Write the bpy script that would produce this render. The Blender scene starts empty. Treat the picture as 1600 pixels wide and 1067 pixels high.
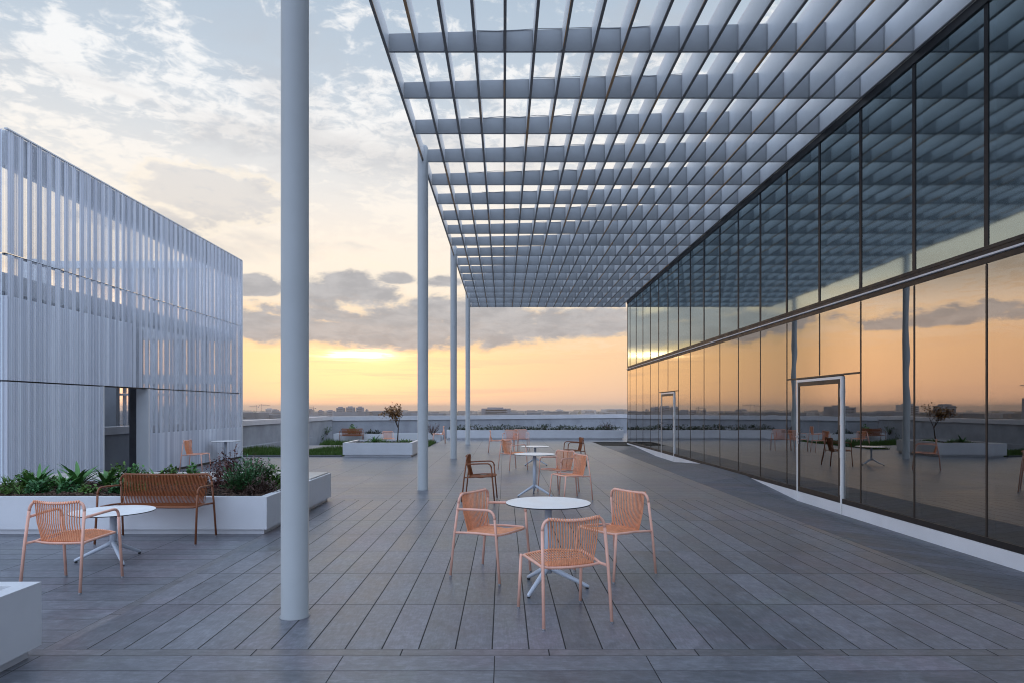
import bpy, bmesh, math, random
from mathutils import Vector, Matrix
random.seed(7)
S = bpy.context.scene
COL = S.collection
R = math.radians
F, HX, HY, EYE = 1022.2, 787.0, 637.0, 1.6      # lens in photo pixels, vanishing point, eye height

# ------------------------------------------------------------------ camera
cam = bpy.data.cameras.new('camera'); cam_o = bpy.data.objects.new('camera', cam); COL.objects.link(cam_o)
cam.sensor_width = 36; cam.lens = 36 * F / 1600
cam.shift_x = (800 - HX) / 1600; cam.shift_y = (HY - 533.5) / 1600
cam_o.location = (0, 0, EYE); cam_o.rotation_euler = (R(90), 0, 0)
cam.clip_start = .05; cam.clip_end = 30000
S.camera = cam_o
S.view_settings.view_transform = 'Standard'; S.view_settings.look = 'None'
S.view_settings.exposure = 0; S.view_settings.gamma = 1
S.cycles.max_bounces = 8; S.cycles.transparent_max_bounces = 16
S.cycles.use_denoising = True; S.cycles.filter_width = 1.1

# ------------------------------------------------------------------ node helper
class NT:
    def __init__(s, tree): s.t = tree; s.n = tree.nodes; s.l = tree.links
    def new(s, typ, **kw):
        n = s.n.new(typ)
        for k, v in kw.items(): setattr(n, k, v)
        return n
    def put(s, sock, v):
        if isinstance(v, (int, float)): 
            try: sock.default_value = v
            except TypeError: sock.default_value = (v, v, v)
        elif isinstance(v, (tuple, list)):
            v = tuple(v)
            if sock.type == 'RGBA' and len(v) == 3: v += (1,)
            sock.default_value = v
        else: s.l.new(v, sock)
    def m(s, op, a, b=0, c=0, clamp=False):
        n = s.new('ShaderNodeMath', operation=op, use_clamp=clamp)
        s.put(n.inputs[0], a); s.put(n.inputs[1], b)
        if len(n.inputs) > 2: s.put(n.inputs[2], c)
        return n.outputs[0]
    def add(s, a, b): return s.m('ADD', a, b)
    def sub(s, a, b): return s.m('SUBTRACT', a, b)
    def mul(s, a, b): return s.m('MULTIPLY', a, b)
    def div(s, a, b): return s.m('DIVIDE', a, b)
    def step(s, x, lo, hi, out0=0, out1=1):
        n = s.new('ShaderNodeMapRange', interpolation_type='SMOOTHSTEP')
        s.put(n.inputs['Value'], x); s.put(n.inputs['From Min'], lo); s.put(n.inputs['From Max'], hi)
        s.put(n.inputs['To Min'], out0); s.put(n.inputs['To Max'], out1)
        return n.outputs['Result']
    def xyz(s, x, y, z=0):
        n = s.new('ShaderNodeCombineXYZ'); s.put(n.inputs[0], x); s.put(n.inputs[1], y); s.put(n.inputs[2], z)
        return n.outputs[0]
    def sep(s, v):
        n = s.new('ShaderNodeSeparateXYZ'); s.put(n.inputs[0], v); return n.outputs
    def noise(s, vec, scale, detail=4, rough=.55, dist=0, dim='3D'):
        n = s.new('ShaderNodeTexNoise', noise_dimensions=dim)
        s.put(n.inputs['Vector'], vec); s.put(n.inputs['Scale'], scale); s.put(n.inputs['Detail'], detail)
        s.put(n.inputs['Roughness'], rough); s.put(n.inputs['Distortion'], dist)
        return n.outputs['Fac']
    def mix(s, f, a, b, mode='MIX'):
        n = s.new('ShaderNodeMix', data_type='RGBA', blend_type=mode)
        s.put(n.inputs[0], f); s.put(n.inputs[6], a); s.put(n.inputs[7], b)
        return n.outputs[2]
    def ramp(s, f, stops):
        n = s.new('ShaderNodeValToRGB'); e = n.color_ramp.elements
        while len(e) < len(stops): e.new(.5)
        for k, (p, c) in enumerate(stops): e[k].position = p; e[k].color = tuple(c) + (1,)
        s.put(n.inputs[0], f); return n.outputs[0]
    def bump(s, h, strength=.3, dist=.01):
        n = s.new('ShaderNodeBump'); s.put(n.inputs['Height'], h)
        n.inputs['Strength'].default_value = strength; n.inputs['Distance'].default_value = dist
        return n.outputs[0]

# ------------------------------------------------------------------ sky (dusk, sun behind a low bank of cloud)
W = bpy.data.worlds.new('World'); S.world = W; W.use_nodes = True
SUN_AZ, SUN_EL = -12.6, 4.6
def build_sky():
    k = NT(W.node_tree); k.n.clear()
    out = k.new('ShaderNodeOutputWorld'); bg = k.new('ShaderNodeBackground')
    k.l.new(bg.outputs[0], out.inputs[0])
    tc = k.new('ShaderNodeTexCoord')
    x, y, z = k.sep(tc.outputs['Generated'])
    deg = 180 / math.pi
    el = k.mul(k.m('ARCSINE', z), deg)
    az = k.mul(k.m('ARCTAN2', x, y), deg)
    daz = k.m('ABSOLUTE', k.sub(az, SUN_AZ))
    e01 = k.m('DIVIDE', el, 90, clamp=True)
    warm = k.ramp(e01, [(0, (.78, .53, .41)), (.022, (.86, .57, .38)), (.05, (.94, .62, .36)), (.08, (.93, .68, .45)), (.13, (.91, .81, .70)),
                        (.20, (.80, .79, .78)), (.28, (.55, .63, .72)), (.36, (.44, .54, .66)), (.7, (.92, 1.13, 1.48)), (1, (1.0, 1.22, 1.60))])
    cold = k.ramp(e01, [(0, (.68, .82, 1.14)), (.08, (.84, 1.06, 1.48)), (.25, (1.08, 1.36, 1.90)), (.6, (1.04, 1.30, 1.76)), (1, (1.0, 1.22, 1.60))])  # unseen sky overhead and behind the camera, brightened to lift white surfaces
    nish = k.new('ShaderNodeTexSky', sky_type='NISHITA'); nish.sun_disc = False
    nish.sun_elevation = R(SUN_EL); nish.sun_rotation = R(SUN_AZ)
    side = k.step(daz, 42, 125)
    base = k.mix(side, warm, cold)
    # the warm band is strongest towards the sun
    off = k.mul(k.step(daz, 8, 50), k.step(el, 11, 0))
    base = k.mix(k.mul(off, .75), base, (.84, .52, .38))
    base = k.mix(1, base, k.mix(1, nish.outputs[0], (.010, .010, .010), 'MULTIPLY'), 'ADD')
    def n0(*a): return k.sub(k.noise(*a), .5)
    # high broken cloud, laid on a flat layer so that it foreshortens towards the horizon
    zz = k.add(k.m('MAXIMUM', z, 0), .12)
    X, Y = k.div(x, zz), k.div(y, zz)
    A, B = k.add(k.mul(X, .90), k.mul(Y, .44)), k.add(k.mul(Y, .90), k.mul(X, -.44))
    ps = k.xyz(k.mul(A, .62), B, 1.7)
    n1 = n0(ps, 1.35, 3, .5, .5)
    n2 = n0(k.xyz(k.mul(A, .8), B, 4.2), 5.0, 6, .62, .7)
    n3 = n0(k.xyz(A, B, 8.8), 17, 4, .62, .5)
    dens = k.add(k.add(k.mul(n1, 1.9), k.mul(n2, 2.1)), k.mul(n3, 1.7))
    bias = k.add(k.step(el, 33, 16, -.06, .30), k.step(daz, 25, 75, 0, -.10))
    hi = k.step(k.add(dens, bias), -.06, .42)
    hicol = k.mix(k.step(el, 10, 26), (1.04, .92, .77), (.98, .98, .98))
    hicol = k.mix(side, hicol, (1.25, 1.5, 1.95))
    base = k.mix(k.mul(hi, k.step(el, 3, 12, .0, .90)), base, hicol)
    n4 = n0(k.xyz(k.mul(A, .7), B, 9.4), 1.9, 6, .58, .4)
    grey = k.mul(k.step(n4, .0, .18), k.step(el, 8, 14))
    base = k.mix(k.mul(grey, .42), base, k.mix(side, (.52, .52, .55), (.42, .48, .62)))
    # sun glow under the bank
    def gauss(a0, e0, wa, we):
        da = k.div(k.sub(az, a0), wa); de = k.div(k.sub(el, e0), we)
        return k.m('EXPONENT', k.mul(k.add(k.mul(da, da), k.mul(de, de)), -1))
    streak = k.noise(k.xyz(k.mul(az, .16), k.mul(el, 2.6), 0), 1.0, 5, .62, .5)
    st = k.step(streak, .40, .62, .15, 1.3)
    base = k.mix(1, base, k.mix(1, (.30, .12, .02), k.mul(gauss(SUN_AZ, 3.6, 13, 2.4), .8), 'MULTIPLY'), 'ADD')
    base = k.mix(1, base, k.mix(1, (5.0, 3.6, 1.9), k.mul(gauss(SUN_AZ + .3, 4.6, 2.4, .42), st), 'MULTIPLY'), 'ADD')
    lowst = k.mul(k.step(k.noise(k.xyz(k.mul(az, .05), k.mul(el, 1.1), 3), 1.0, 4, .6, .4), .5, .68), k.step(el, 6, 3))
    base = k.mix(k.mul(lowst, .30), base, (.80, .50, .38))
    # low grey bank: soft ellipses in the sky, their edges broken up by noise
    w1 = n0(k.xyz(k.mul(az, .17), k.mul(el, .40), 2.2), 1.0, 7, .60, .35)
    w2 = n0(k.xyz(k.mul(az, .55), k.mul(el, 1.2), 5.2), 1.0, 6, .62, .3)
    warp = k.add(k.mul(w1, 5.0), k.mul(w2, 2.0))
    def puff(a0, e0, wa, we, wk=1.0):
        da = k.div(k.sub(az, a0), wa); de = k.div(k.sub(el, e0), we)
        de = k.m('MAXIMUM', de, k.mul(de, -1.45))             # flatter underside
        return k.add(k.sub(1, k.add(k.mul(da, da), k.mul(de, de))), k.mul(warp, wk))
    puffs = [(-9.0, 6.5, 14.5, 2.3, .62), (3.5, 7.1, 12, 1.8, .55), (-3.0, 7.5, 6.5, 2.6, .6), (-13.8, 9.6, 4.6, 2.4, .6), (-9.4, 11.0, 2.2, .75, .6), (-5.2, 10.8, 2.6, .8, .7), (-21.5, 6.6, 4.0, 1.8, .8), (-21, 9.8, 2.6, 1.0, .8),
             (-24, 16.3, 6.0, 2.2, .8), (-29, 14, 5, 1.5, .8), (22, 7.2, 6, .9, .8), (-44, 6.5, 11, 1.2, .8), (-33, 6.6, 7, 1.1, .8), (-52, 9.5, 9, 1.5, .8), (-64, 13, 12, 2.2, .8)]
    mask = None
    for q in puffs:
        v = puff(*q); mask = v if mask is None else k.m('MAXIMUM', mask, v)
    body = k.step(mask, -.05, .60)
    rim = k.mul(k.step(mask, -.50, .05), k.sub(1, k.step(mask, .05, .5)))
    rimcol = k.mix(k.step(el, 5, 12), (1.0, .70, .38), (1.0, .90, .76))
    near = k.step(daz, 10, 30, 1, .35)
    base = k.mix(k.mul(k.mul(rim, .6), near), base, rimcol)
    tex = k.noise(k.xyz(k.mul(az, .3), k.mul(el, .8), 0), 1.2, 6, .62, .3)
    bodycol = k.mix(k.step(tex, .32, .68), (.33, .345, .39), (.47, .475, .51))
    bodycol = k.mix(k.mul(k.step(el, 5.4, 4.2), near), bodycol, (.62, .46, .36))
    bodycol = k.mix(k.step(el, 12, 16), bodycol, (.50, .51, .55))
    base = k.mix(k.mul(body, k.step(el, 11, 16, .82, .38)), base, bodycol)
    # low western sky out of direct view, brightened to strengthen its reflection in the glass
    west_boost = k.mul(k.mul(k.step(az, -22.5, -30), k.step(az, -80, -55)), k.step(el, 10.5, 6.5))
    base = k.mix(west_boost, base, k.mix(1, base, (2.35, 2.10, 1.90), 'MULTIPLY'))
    # below the horizon
    base = k.mix(k.step(el, -.2, -1.5), base, (.22, .21, .22))
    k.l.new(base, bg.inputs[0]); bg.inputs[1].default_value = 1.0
build_sky()

# ------------------------------------------------------------------ materials
MATS = {}
def new_mat(name):
    m = bpy.data.materials.new(name); m.use_nodes = True
    k = NT(m.node_tree); b = k.n['Principled BSDF']
    MATS[name] = m
    return m, k, b
def paint(name, col, rough=.45, spec=.5, var=.06, scale=6, metal=0, bump=0, bscale=60):
    m, k, b = new_mat(name)
    g = k.new('ShaderNodeNewGeometry').outputs['Position']
    n = k.noise(g, scale, 5, .6)
    c0 = tuple(c * (1 - var * 1.6) for c in col); c1 = tuple(min(1, c * (1 + var * 1.6)) for c in col)
    k.put(b.inputs['Base Color'], k.mix(k.step(n, .3, .7), c0, c1))
    k.put(b.inputs['Roughness'], k.step(n, .3, .7, max(.02, rough - .07), min(1, rough + .07)))
    b.inputs['Specular IOR Level'].default_value = spec; b.inputs['Metallic'].default_value = metal
    if bump: k.put(b.inputs['Normal'], k.bump(k.noise(g, bscale, 4, .6), bump, .004))
    return m
paint('white_metal', (.66, .68, .70), .42, .5, .03, 1.5)
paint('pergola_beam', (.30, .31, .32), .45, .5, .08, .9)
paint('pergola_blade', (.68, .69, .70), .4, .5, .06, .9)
paint('column_paint', (.34, .355, .36), .4, .5, .03, 2.0)
paint('planter_metal', (.68, .69, .71), .36, .4, .03, 1.2)
paint('plinth_metal', (.82, .82, .84), .5, .4, .03, 1.2)
paint('peach_tube', (.88, .49, .37), .42, .5, .05, 8)
paint('peach_cord', (.84, .36, .19), .6, .35, .08, 30)
paint('rust_tube', (.23, .075, .028), .42, .5, .06, 8)
paint('rust_cord', (.27, .085, .028), .6, .35, .10, 30)
paint('table_white', (.90, .90, .89), .35, .5, .02, 5)
paint('table_edge', (.02, .02, .022), .5, .4, .05, 5)
paint('table_base', (.60, .65, .72), .4, .5, .03, 5)
paint('steel', (.45, .46, .48), .3, .5, .05, 20, metal=.8)
paint('dark_frame', (.012, .0125, .015), .5, .5, .1, 4)
paint('bronze_frame', (.026, .019, .016), .5, .5, .1, 4)
def strip_mat():
    m, k, b = new_mat('bronze_glint_strip')
    x, y, z = k.sep(k.new('ShaderNodeNewGeometry').outputs['Position'])
    n = k.noise(k.xyz(k.mul(x, 7.7), k.mul(y, .30), 0), 1.6, 1, .4)
    k.put(b.inputs['Base Color'], k.mix(k.step(n, .56, .60), (.23, .22, .215), (.58, .33, .15)))  # golden orange segments: warm glints of light painted into the strip colour
    b.inputs['Roughness'].default_value = .35
strip_mat()
paint('blind_cloth', (.62, .76, .78), .9, .1, .06, 2)
paint('interior_dark', (.03, .034, .036), .7, .2, .15, 1)
paint('interior_floor', (.10, .13, .14), .35, .4, .15, 1)
paint('interior_teal', (.07, .11, .12), .6, .3, .1, 1)
paint('interior_wall', (.05, .06, .065), .8, .2, .1, .6)
paint('wall_render', (.31, .32, .34), .85, .2, .08, 1.3, bump=.25, bscale=45)
paint('coping_metal', (.52, .52, .53), .35, .5, .05, .8)
paint('pavilion_wall', (.68, .70, .72), .8, .2, .05, 1.0)
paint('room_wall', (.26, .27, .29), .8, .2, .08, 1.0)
paint('concrete_dark', (.12, .125, .14), .7, .3, .1, 2)
paint('soil', (.035, .027, .022), .95, .1, .4, 25, bump=.8, bscale=40)
paint('bark_chip', (.10, .065, .05), .9, .1, .4, 40)
paint('bark', (.09, .06, .045), .9, .1, .3, 30)
paint('roof_light', (.006, .007, .008), .7, .1, .1, 3)
paint('tower_wall', (.20, .20, .22), .85, .2, .1, .05)
paint('tower_wall_pale', (.38, .36, .36), .85, .2, .1, .05)
paint('tower_window', (.06, .065, .08), .3, .5, .1, .3)
paint('crane_steel', (.25, .2, .16), .6, .4, .1, 1)
paint('bench_top', (.50, .47, .43), .5, .4, .12, 3)
paint('city_mass', (.20, .20, .21), .9, .1, .35, .01)
def leafmat(name, a, b_, rough=.5):
    m, k, b = new_mat(name)
    g = k.new('ShaderNodeNewGeometry')
    n = k.noise(g.outputs['Position'], 9, 3, .6)
    r = g.outputs['Random Per Island']
    k.put(b.inputs['Base Color'], k.mix(k.m('MULTIPLY_ADD', n, .5, k.mul(r, .6), clamp=True), a, b_))
    b.inputs['Roughness'].default_value = rough; b.inputs['Specular IOR Level'].default_value = .35
    return m
leafmat('leaf_strap', (.03, .12, .03), (.12, .30, .07), .4)
leafmat('leaf_low', (.04, .11, .02), (.12, .23, .04))
leafmat('leaf_juniper', (.025, .10, .03), (.07, .20, .07))
leafmat('leaf_red', (.06, .02, .02), (.17, .055, .045))
leafmat('leaf_tree', (.14, .065, .018), (.34, .16, .04))
leafmat('leaf_dry', (.06, .04, .035), (.15, .09, .07))
leafmat('grass_blade', (.03, .075, .012), (.10, .18, .03))
leafmat('leaf_dark', (.012, .022, .012), (.04, .06, .025))

def tile_mat(name, ox, oy, lx, ly, jx, jy, base, base2, spec=.72, rough=.24):
    m, k, b = new_mat(name)
    pos = k.new('ShaderNodeNewGeometry').outputs['Position']
    x, y, z = k.sep(pos)
    u = k.div(k.sub(x, ox), lx); v = k.div(k.sub(y, oy), ly)
    fu, fv = k.m('FRACT', u), k.m('FRACT', v)
    du = k.mul(k.m('MINIMUM', fu, k.sub(1, fu)), lx); dv = k.mul(k.m('MINIMUM', fv, k.sub(1, fv)), ly)
    ju = k.step(du, jx * .5, jx * .5 + .0025, 1, 0); jv = k.step(dv, jy * .5, jy * .5 + .0025, 1, 0)
    j = k.m('MAXIMUM', ju, k.mul(jv, 1))
    wn = k.new('ShaderNodeTexWhiteNoise', noise_dimensions='2D')
    k.put(wn.inputs['Vector'], k.xyz(k.m('FLOOR', u), k.m('FLOOR', v)))
    r = wn.outputs['Value']
    long_x = lx > ly
    off = k.mul(r, 37.0)
    gv = k.xyz(k.add(k.mul(x, 1 if long_x else 5), off), k.add(k.mul(y, 5 if long_x else 1), off), 0)
    grain = k.noise(gv, 7, 6, .65, .3)
    cloudy = k.noise(k.xyz(k.add(x, off), k.add(y, off), 0), 3.2, 5, .6, .6)
    wear = k.noise(k.xyz(x, y, 0), .55, 5, .6, .4)
    fine = k.noise(pos, 160, 2, .7)
    t = k.add(k.add(k.mul(r, .17), k.mul(grain, .36)), k.add(k.mul(cloudy, .40), k.mul(wear, .32)))
    c = k.mix(k.step(t, .40, .84), base, base2)
    blot = k.noise(k.xyz(k.add(x, off), k.add(y, off), 2), 14, 5, .7, .4)
    c = k.mix(k.step(blot, .44, .62, 0, .5), c, k.mix(1, c, (1.55, 1.55, 1.55), 'MULTIPLY'))
    c = k.mix(k.step(fine, .55, .75, 0, .18), c, tuple(q * 1.7 for q in base2))
    wn2 = k.new('ShaderNodeTexWhiteNoise', noise_dimensions='2D'); k.put(wn2.inputs['Vector'], k.xyz(k.m('FLOOR', u), k.m('FLOOR', v)))
    tint = k.mix(k.step(wn2.outputs['Value'], .6, 1, 0, .35), c, k.mix(1, c, (1.12, .98, .98), 'MULTIPLY'))
    hue = k.noise(k.xyz(x, y, 4), .8, 4, .6, .8)
    tint = k.mix(k.step(hue, .36, .46, 1, 0), tint, k.mix(1, tint, (1.06, .98, 1.0), 'MULTIPLY'))
    tint = k.mix(k.step(hue, .54, .64), tint, k.mix(1, tint, (.99, 1.03, .97), 'MULTIPLY'))
    streaks = k.noise(k.xyz(k.mul(x, 2 if long_x else 16), k.mul(y, 16 if long_x else 2), off), 5, 5, .7, .6)
    tint = k.mix(k.step(streaks, .40, .66, 0, .45), tint, k.mix(1, tint, (1.5, 1.5, 1.5), 'MULTIPLY'))
    pit = k.noise(pos, 55, 3, .75)
    tint = k.mix(k.step(pit, .58, .70, 0, .5), tint, k.mix(1, tint, (.55, .55, .56), 'MULTIPLY'))
    c = k.mix(j, tint, (.008, .008, .009))
    k.put(b.inputs['Base Color'], c)
    rg = k.add(k.mul(cloudy, .20), k.add(k.mul(r, .08), rough))
    k.put(b.inputs['Roughness'], k.m('MAXIMUM', rg, k.mul(j, .9)))
    b.inputs['Specular IOR Level'].default_value = spec
    h = k.add(k.mul(fine, .08), k.add(k.mul(k.add(grain, blot), .12), k.mul(j, -1)))
    k.put(b.inputs['Normal'], k.bump(h, .35, .004))
    return m
TB, TB2 = (.064, .070, .083), (.162, .170, .194)
tile_mat('paving_long', -.0764, 4.34, .2446, .995, .007, .005, TB, TB2)
tile_mat('paving_cross', -.058, 4.23, .978, .2446, .004, .005, TB, TB2)
tile_mat('paving_band', -.67, 4.24, .967, .5, .006, .001, (.075, .077, .083), (.14, .14, .15))
tile_mat('paving_band_long', -3.055, 4.1, .5, .98, .001, .006, (.08, .082, .088), (.15, .15, .16))
tile_mat('paving_ramp', 4.19, 4.23, .978, .2446, .0035, .003, (.052, .060, .074), (.135, .146, .172), .35, .36)

def glass_mat(name, refl, tint, through, rough=.002):
    m, k, b = new_mat(name)
    k.n.remove(b); out = k.n['Material Output']
    pos = k.new('ShaderNodeNewGeometry').outputs['Position']
    x, y, z = k.sep(pos)
    wob = k.noise(k.xyz(0, k.mul(y, .9), k.mul(z, .55)), 1.1, 2, .4)
    pane = k.noise(k.xyz(0, k.m('FLOOR', k.div(k.sub(y, 7.587), 1.338)), k.mul(z, .25)), 3.1, 1, .5)
    nrm = k.bump(k.add(wob, k.mul(pane, .6)), .05, .05)
    smear = k.noise(k.xyz(x, k.mul(y, 3), k.mul(z, .5)), 2.2, 5, .65, .5)
    gl = k.new('ShaderNodeBsdfGlossy'); k.put(gl.inputs['Color'], tint); k.put(gl.inputs['Roughness'], k.step(smear, .45, .75, rough, rough + .008)); k.put(gl.inputs['Normal'], nrm)
    tr = k.new('ShaderNodeBsdfTransparent'); k.put(tr.inputs['Color'], through)
    fr = k.new('ShaderNodeFresnel'); fr.inputs['IOR'].default_value = 1.5
    fac = k.m('MULTIPLY_ADD', fr.outputs[0], 1.15, refl, clamp=True)
    mx = k.new('ShaderNodeMixShader'); k.put(mx.inputs[0], fac); k.l.new(tr.outputs[0], mx.inputs[1]); k.l.new(gl.outputs[0], mx.inputs[2])
    k.l.new(mx.outputs[0], out.inputs[0])
glass_mat('facade_glass', .23, (.94, .92, .90), (.30, .40, .43))
glass_mat('upper_glass', .29, (.80, .96, 1.0), (.76, .84, .84), .045)

def screen_mat():
    # white corrugated sheet, alternate strips finely perforated
    m, k, b = new_mat('perforated_sheet')
    out = k.n['Material Output']
    pos = k.new('ShaderNodeNewGeometry').outputs['Position']
    x, y, z = k.sep(pos)
    s = k.add(x, y)
    q = k.m('FRACT', k.div(k.add(s, k.mul(k.noise(k.xyz(s, 0, 0), 1.1, 2, .5), .22)), .235))
    strip = k.mul(k.step(q, .44, .49), k.step(q, .96, .91))
    wn = k.new('ShaderNodeTexWhiteNoise', noise_dimensions='1D'); k.put(wn.inputs['W'], k.m('FLOOR', k.div(s, .235)))
    fine = k.m('FRACT', k.div(s, .0508))
    rib0 = k.new('ShaderNodeTexWhiteNoise', noise_dimensions='1D'); k.put(rib0.inputs['W'], k.add(k.m('FLOOR', k.div(s, .0508)), .37))
    slot = k.step(fine, .55, .62)
    hole = k.m('MULTIPLY', strip, k.add(k.mul(slot, .22), k.add(.30, k.add(k.mul(wn.outputs['Value'], .20), k.mul(rib0.outputs['Value'], .30)))), clamp=True)
    solid = k.mul(k.m('LESS_THAN', z, 3.5), k.m('LESS_THAN', y, 14.85))          # unperforated sheets in front of the rooms
    solid = k.m('MAXIMUM', solid, k.m('LESS_THAN', z, 1.0))
    hole = k.m('MULTIPLY', k.add(hole, .02), k.sub(1, k.mul(solid, .96)), clamp=True)
    rib = k.new('ShaderNodeTexWhiteNoise', noise_dimensions='1D'); k.put(rib.inputs['W'], k.m('FLOOR', k.div(s, .0508)))
    n = k.noise(k.xyz(k.mul(s, 8), 0, k.mul(z, .35)), 2, 4, .6)
    k.put(b.inputs['Base Color'], k.mix(k.add(k.add(k.mul(n, .35), k.mul(rib.outputs['Value'], .55)), k.mul(strip, .10)), (.46, .49, .56), (.90, .92, .96)))
    b.inputs['Roughness'].default_value = .45
    tr = k.new('ShaderNodeBsdfTransparent')
    mx = k.new('ShaderNodeMixShader'); k.put(mx.inputs[0], hole); k.l.new(b.outputs[0], mx.inputs[1]); k.l.new(tr.outputs[0], mx.inputs[2])
    k.l.new(mx.outputs[0], out.inputs[0])
screen_mat()

# ------------------------------------------------------------------ mesh helpers
class MB:
    def __init__(s): s.v = []; s.f = []; s.mi = []; s.sm = []
    def face(s, idx, mi=0, sm=False): s.f.append(idx); s.mi.append(mi); s.sm.append(sm)
    def quad(s, a, b, c, d, mi=0):
        n = len(s.v); s.v += [a, b, c, d]; s.face((n, n + 1, n + 2, n + 3), mi); return s
    def tri(s, a, b, c, mi=0):
        n = len(s.v); s.v += [a, b, c]; s.face((n, n + 1, n + 2), mi)
    def box(s, x0, x1, y0, y1, z0, z1, mi=0):
        n = len(s.v)
        s.v += [(x0, y0, z0), (x1, y0, z0), (x1, y1, z0), (x0, y1, z0), (x0, y0, z1), (x1, y0, z1), (x1, y1, z1), (x0, y1, z1)]
        for q in ((3, 2, 1, 0), (4, 5, 6, 7), (0, 1, 5, 4), (1, 2, 6, 5), (2, 3, 7, 6), (3, 0, 4, 7)):
            s.face(tuple(n + i for i in q), mi)
        return s
    def obox(s, mat, hx, hy, hz, mi=0):
        n = len(s.v)
        for sx, sy, sz in ((-1,-1,-1),(1,-1,-1),(1,1,-1),(-1,1,-1),(-1,-1,1),(1,-1,1),(1,1,1),(-1,1,1)):
            s.v.append(tuple(mat @ Vector((sx*hx, sy*hy, sz*hz))))
        for q in ((3, 2, 1, 0), (4, 5, 6, 7), (0, 1, 5, 4), (1, 2, 6, 5), (2, 3, 7, 6), (3, 0, 4, 7)):
            s.face(tuple(n + i for i in q), mi)
        return s
    def tube(s, pts, r, seg=8, mi=0, cap=True, flat=1.0):
        pts = [Vector(p) for p in pts]
        rs = r if isinstance(r, (list, tuple)) else [r] * len(pts)
        n0 = len(s.v); up = None
        for i, p in enumerate(pts):
            t = (pts[min(i + 1, len(pts) - 1)] - pts[max(i - 1, 0)]).normalized()
            if up is None:
                up = Vector((0, 0, 1)) if abs(t.z) < .9 else Vector((1, 0, 0))
            a = t.cross(up)
            if a.length < 1e-5: a = t.orthogonal()
            a.normalize(); b = a.cross(t).normalized(); up = b
            for j in range(seg):
                th = 2 * math.pi * j / seg
                s.v.append(tuple(p + a * (math.cos(th) * rs[i]) + b * (math.sin(th) * rs[i] * flat)))
        for i in range(len(pts) - 1):
            for j in range(seg):
                a0 = n0 + i * seg + j; a1 = n0 + i * seg + (j + 1) % seg
                s.face((a0, a1, a1 + seg, a0 + seg), mi, seg > 4)
        if cap:
            s.face(tuple(n0 + j for j in reversed(range(seg))), mi); e = n0 + (len(pts) - 1) * seg
            s.face(tuple(e + j for j in range(seg)), mi)
        return s
    def lathe(s, prof, cx=0, cy=0, seg=40, mis=None):
        n0 = len(s.v)
        for r, z in prof:
            for j in range(seg):
                th = 2 * math.pi * j / seg; s.v.append((cx + r * math.cos(th), cy + r * math.sin(th), z))
        for i in range(len(prof) - 1):
            for j in range(seg):
                a0 = n0 + i * seg + j; a1 = n0 + i * seg + (j + 1) % seg
                s.face((a0, a1, a1 + seg, a0 + seg), mis[i] if mis else 0, False)
        s.face(tuple(n0 + j for j in reversed(range(seg))), mis[0] if mis else 0)
        e = n0 + (len(prof) - 1) * seg; s.face(tuple(e + j for j in range(seg)), mis[-1] if mis else 0)
        return s
    def build(s, name, mats, parent=None, bevel=0, loc=None):
        me = bpy.data.meshes.new(name); me.from_pydata(s.v, [], s.f)
        if isinstance(mats, str): mats = [mats]
        for q in mats: me.materials.append(MATS[q])
        me.polygons.foreach_set('material_index', s.mi); me.polygons.foreach_set('use_smooth', s.sm)
        me.update()
        o = bpy.data.objects.new(name, me); COL.objects.link(o)
        if parent: o.parent = parent
        if loc: o.location = loc
        if bevel:
            md = o.modifiers.new('bevel', 'BEVEL'); md.width = bevel; md.segments = 2; md.limit_method = 'ANGLE'; md.angle_limit = R(40)
        return o
def tag(o, label=None, cat=None, group=None, kind=None):
    if label: o['label'] = label
    if cat: o['category'] = cat
    if group: o['group'] = group
    if kind: o['kind'] = kind
    return o
def empty(name, loc=(0, 0, 0), rz=0):
    o = bpy.data.objects.new(name, None); COL.objects.link(o); o.location = loc; o.rotation_euler = (0, 0, rz)
    o.empty_display_size = .1
    return o
def copy_tree(o, parent=None):
    c = o.copy(); COL.objects.link(c)
    if parent: c.parent = parent
    for ch in list(o.children): copy_tree(ch, c)
    return c
def G(px, py, z=0):                     # photo pixel on a level plane -> place in the world
    d = (EYE - z) * F / (py - HY); return ((px - HX) / F * d, d, z)
def bez(p0, p1, p2, n=6):
    p0, p1, p2 = Vector(p0), Vector(p1), Vector(p2)
    return [tuple((1-t)**2 * p0 + 2*t*(1-t) * p1 + t*t * p2) for t in (i / n for i in range(n + 1))]

# ------------------------------------------------------------------ ground and terrace
GX = 5.59                               # plane of the glass front
FAR_G = -26.0
MATS['plain'] = paint('plain', (.085, .085, .075), .95, .1, .4, .004)
b = MB(); NR = 96
rings = [60, 300, 900, 2500, 6800]
for i, r in enumerate(rings):
    for j in range(NR):
        th = 2 * math.pi * j / NR; b.v.append((r * math.cos(th), r * math.sin(th), FAR_G))
b.face(tuple(range(NR)))
for i in range(len(rings) - 1):
    for j in range(NR):
        b.face((i*NR + j, i*NR + NR + j, i*NR + NR + (j+1) % NR, i*NR + (j+1) % NR))
tag(b.build('ground', 'plain'), 'flat hazy city plain far below the roof terrace', kind='structure')

b = MB()
def rect(x0, x1, y0, y1, mi, z=0): b.quad((x0, y0, z), (x1, y0, z), (x1, y1, z), (x0, y1, z), mi)
XB0, XB1, XC0, XC1 = -3.06, -2.97, 4.10, 4.19
D0, D1, D2, D3 = 4.23, 4.34, 11.40, 11.50
FARY, NEAR = 47, -7
LEFT_END = 28.2
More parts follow.
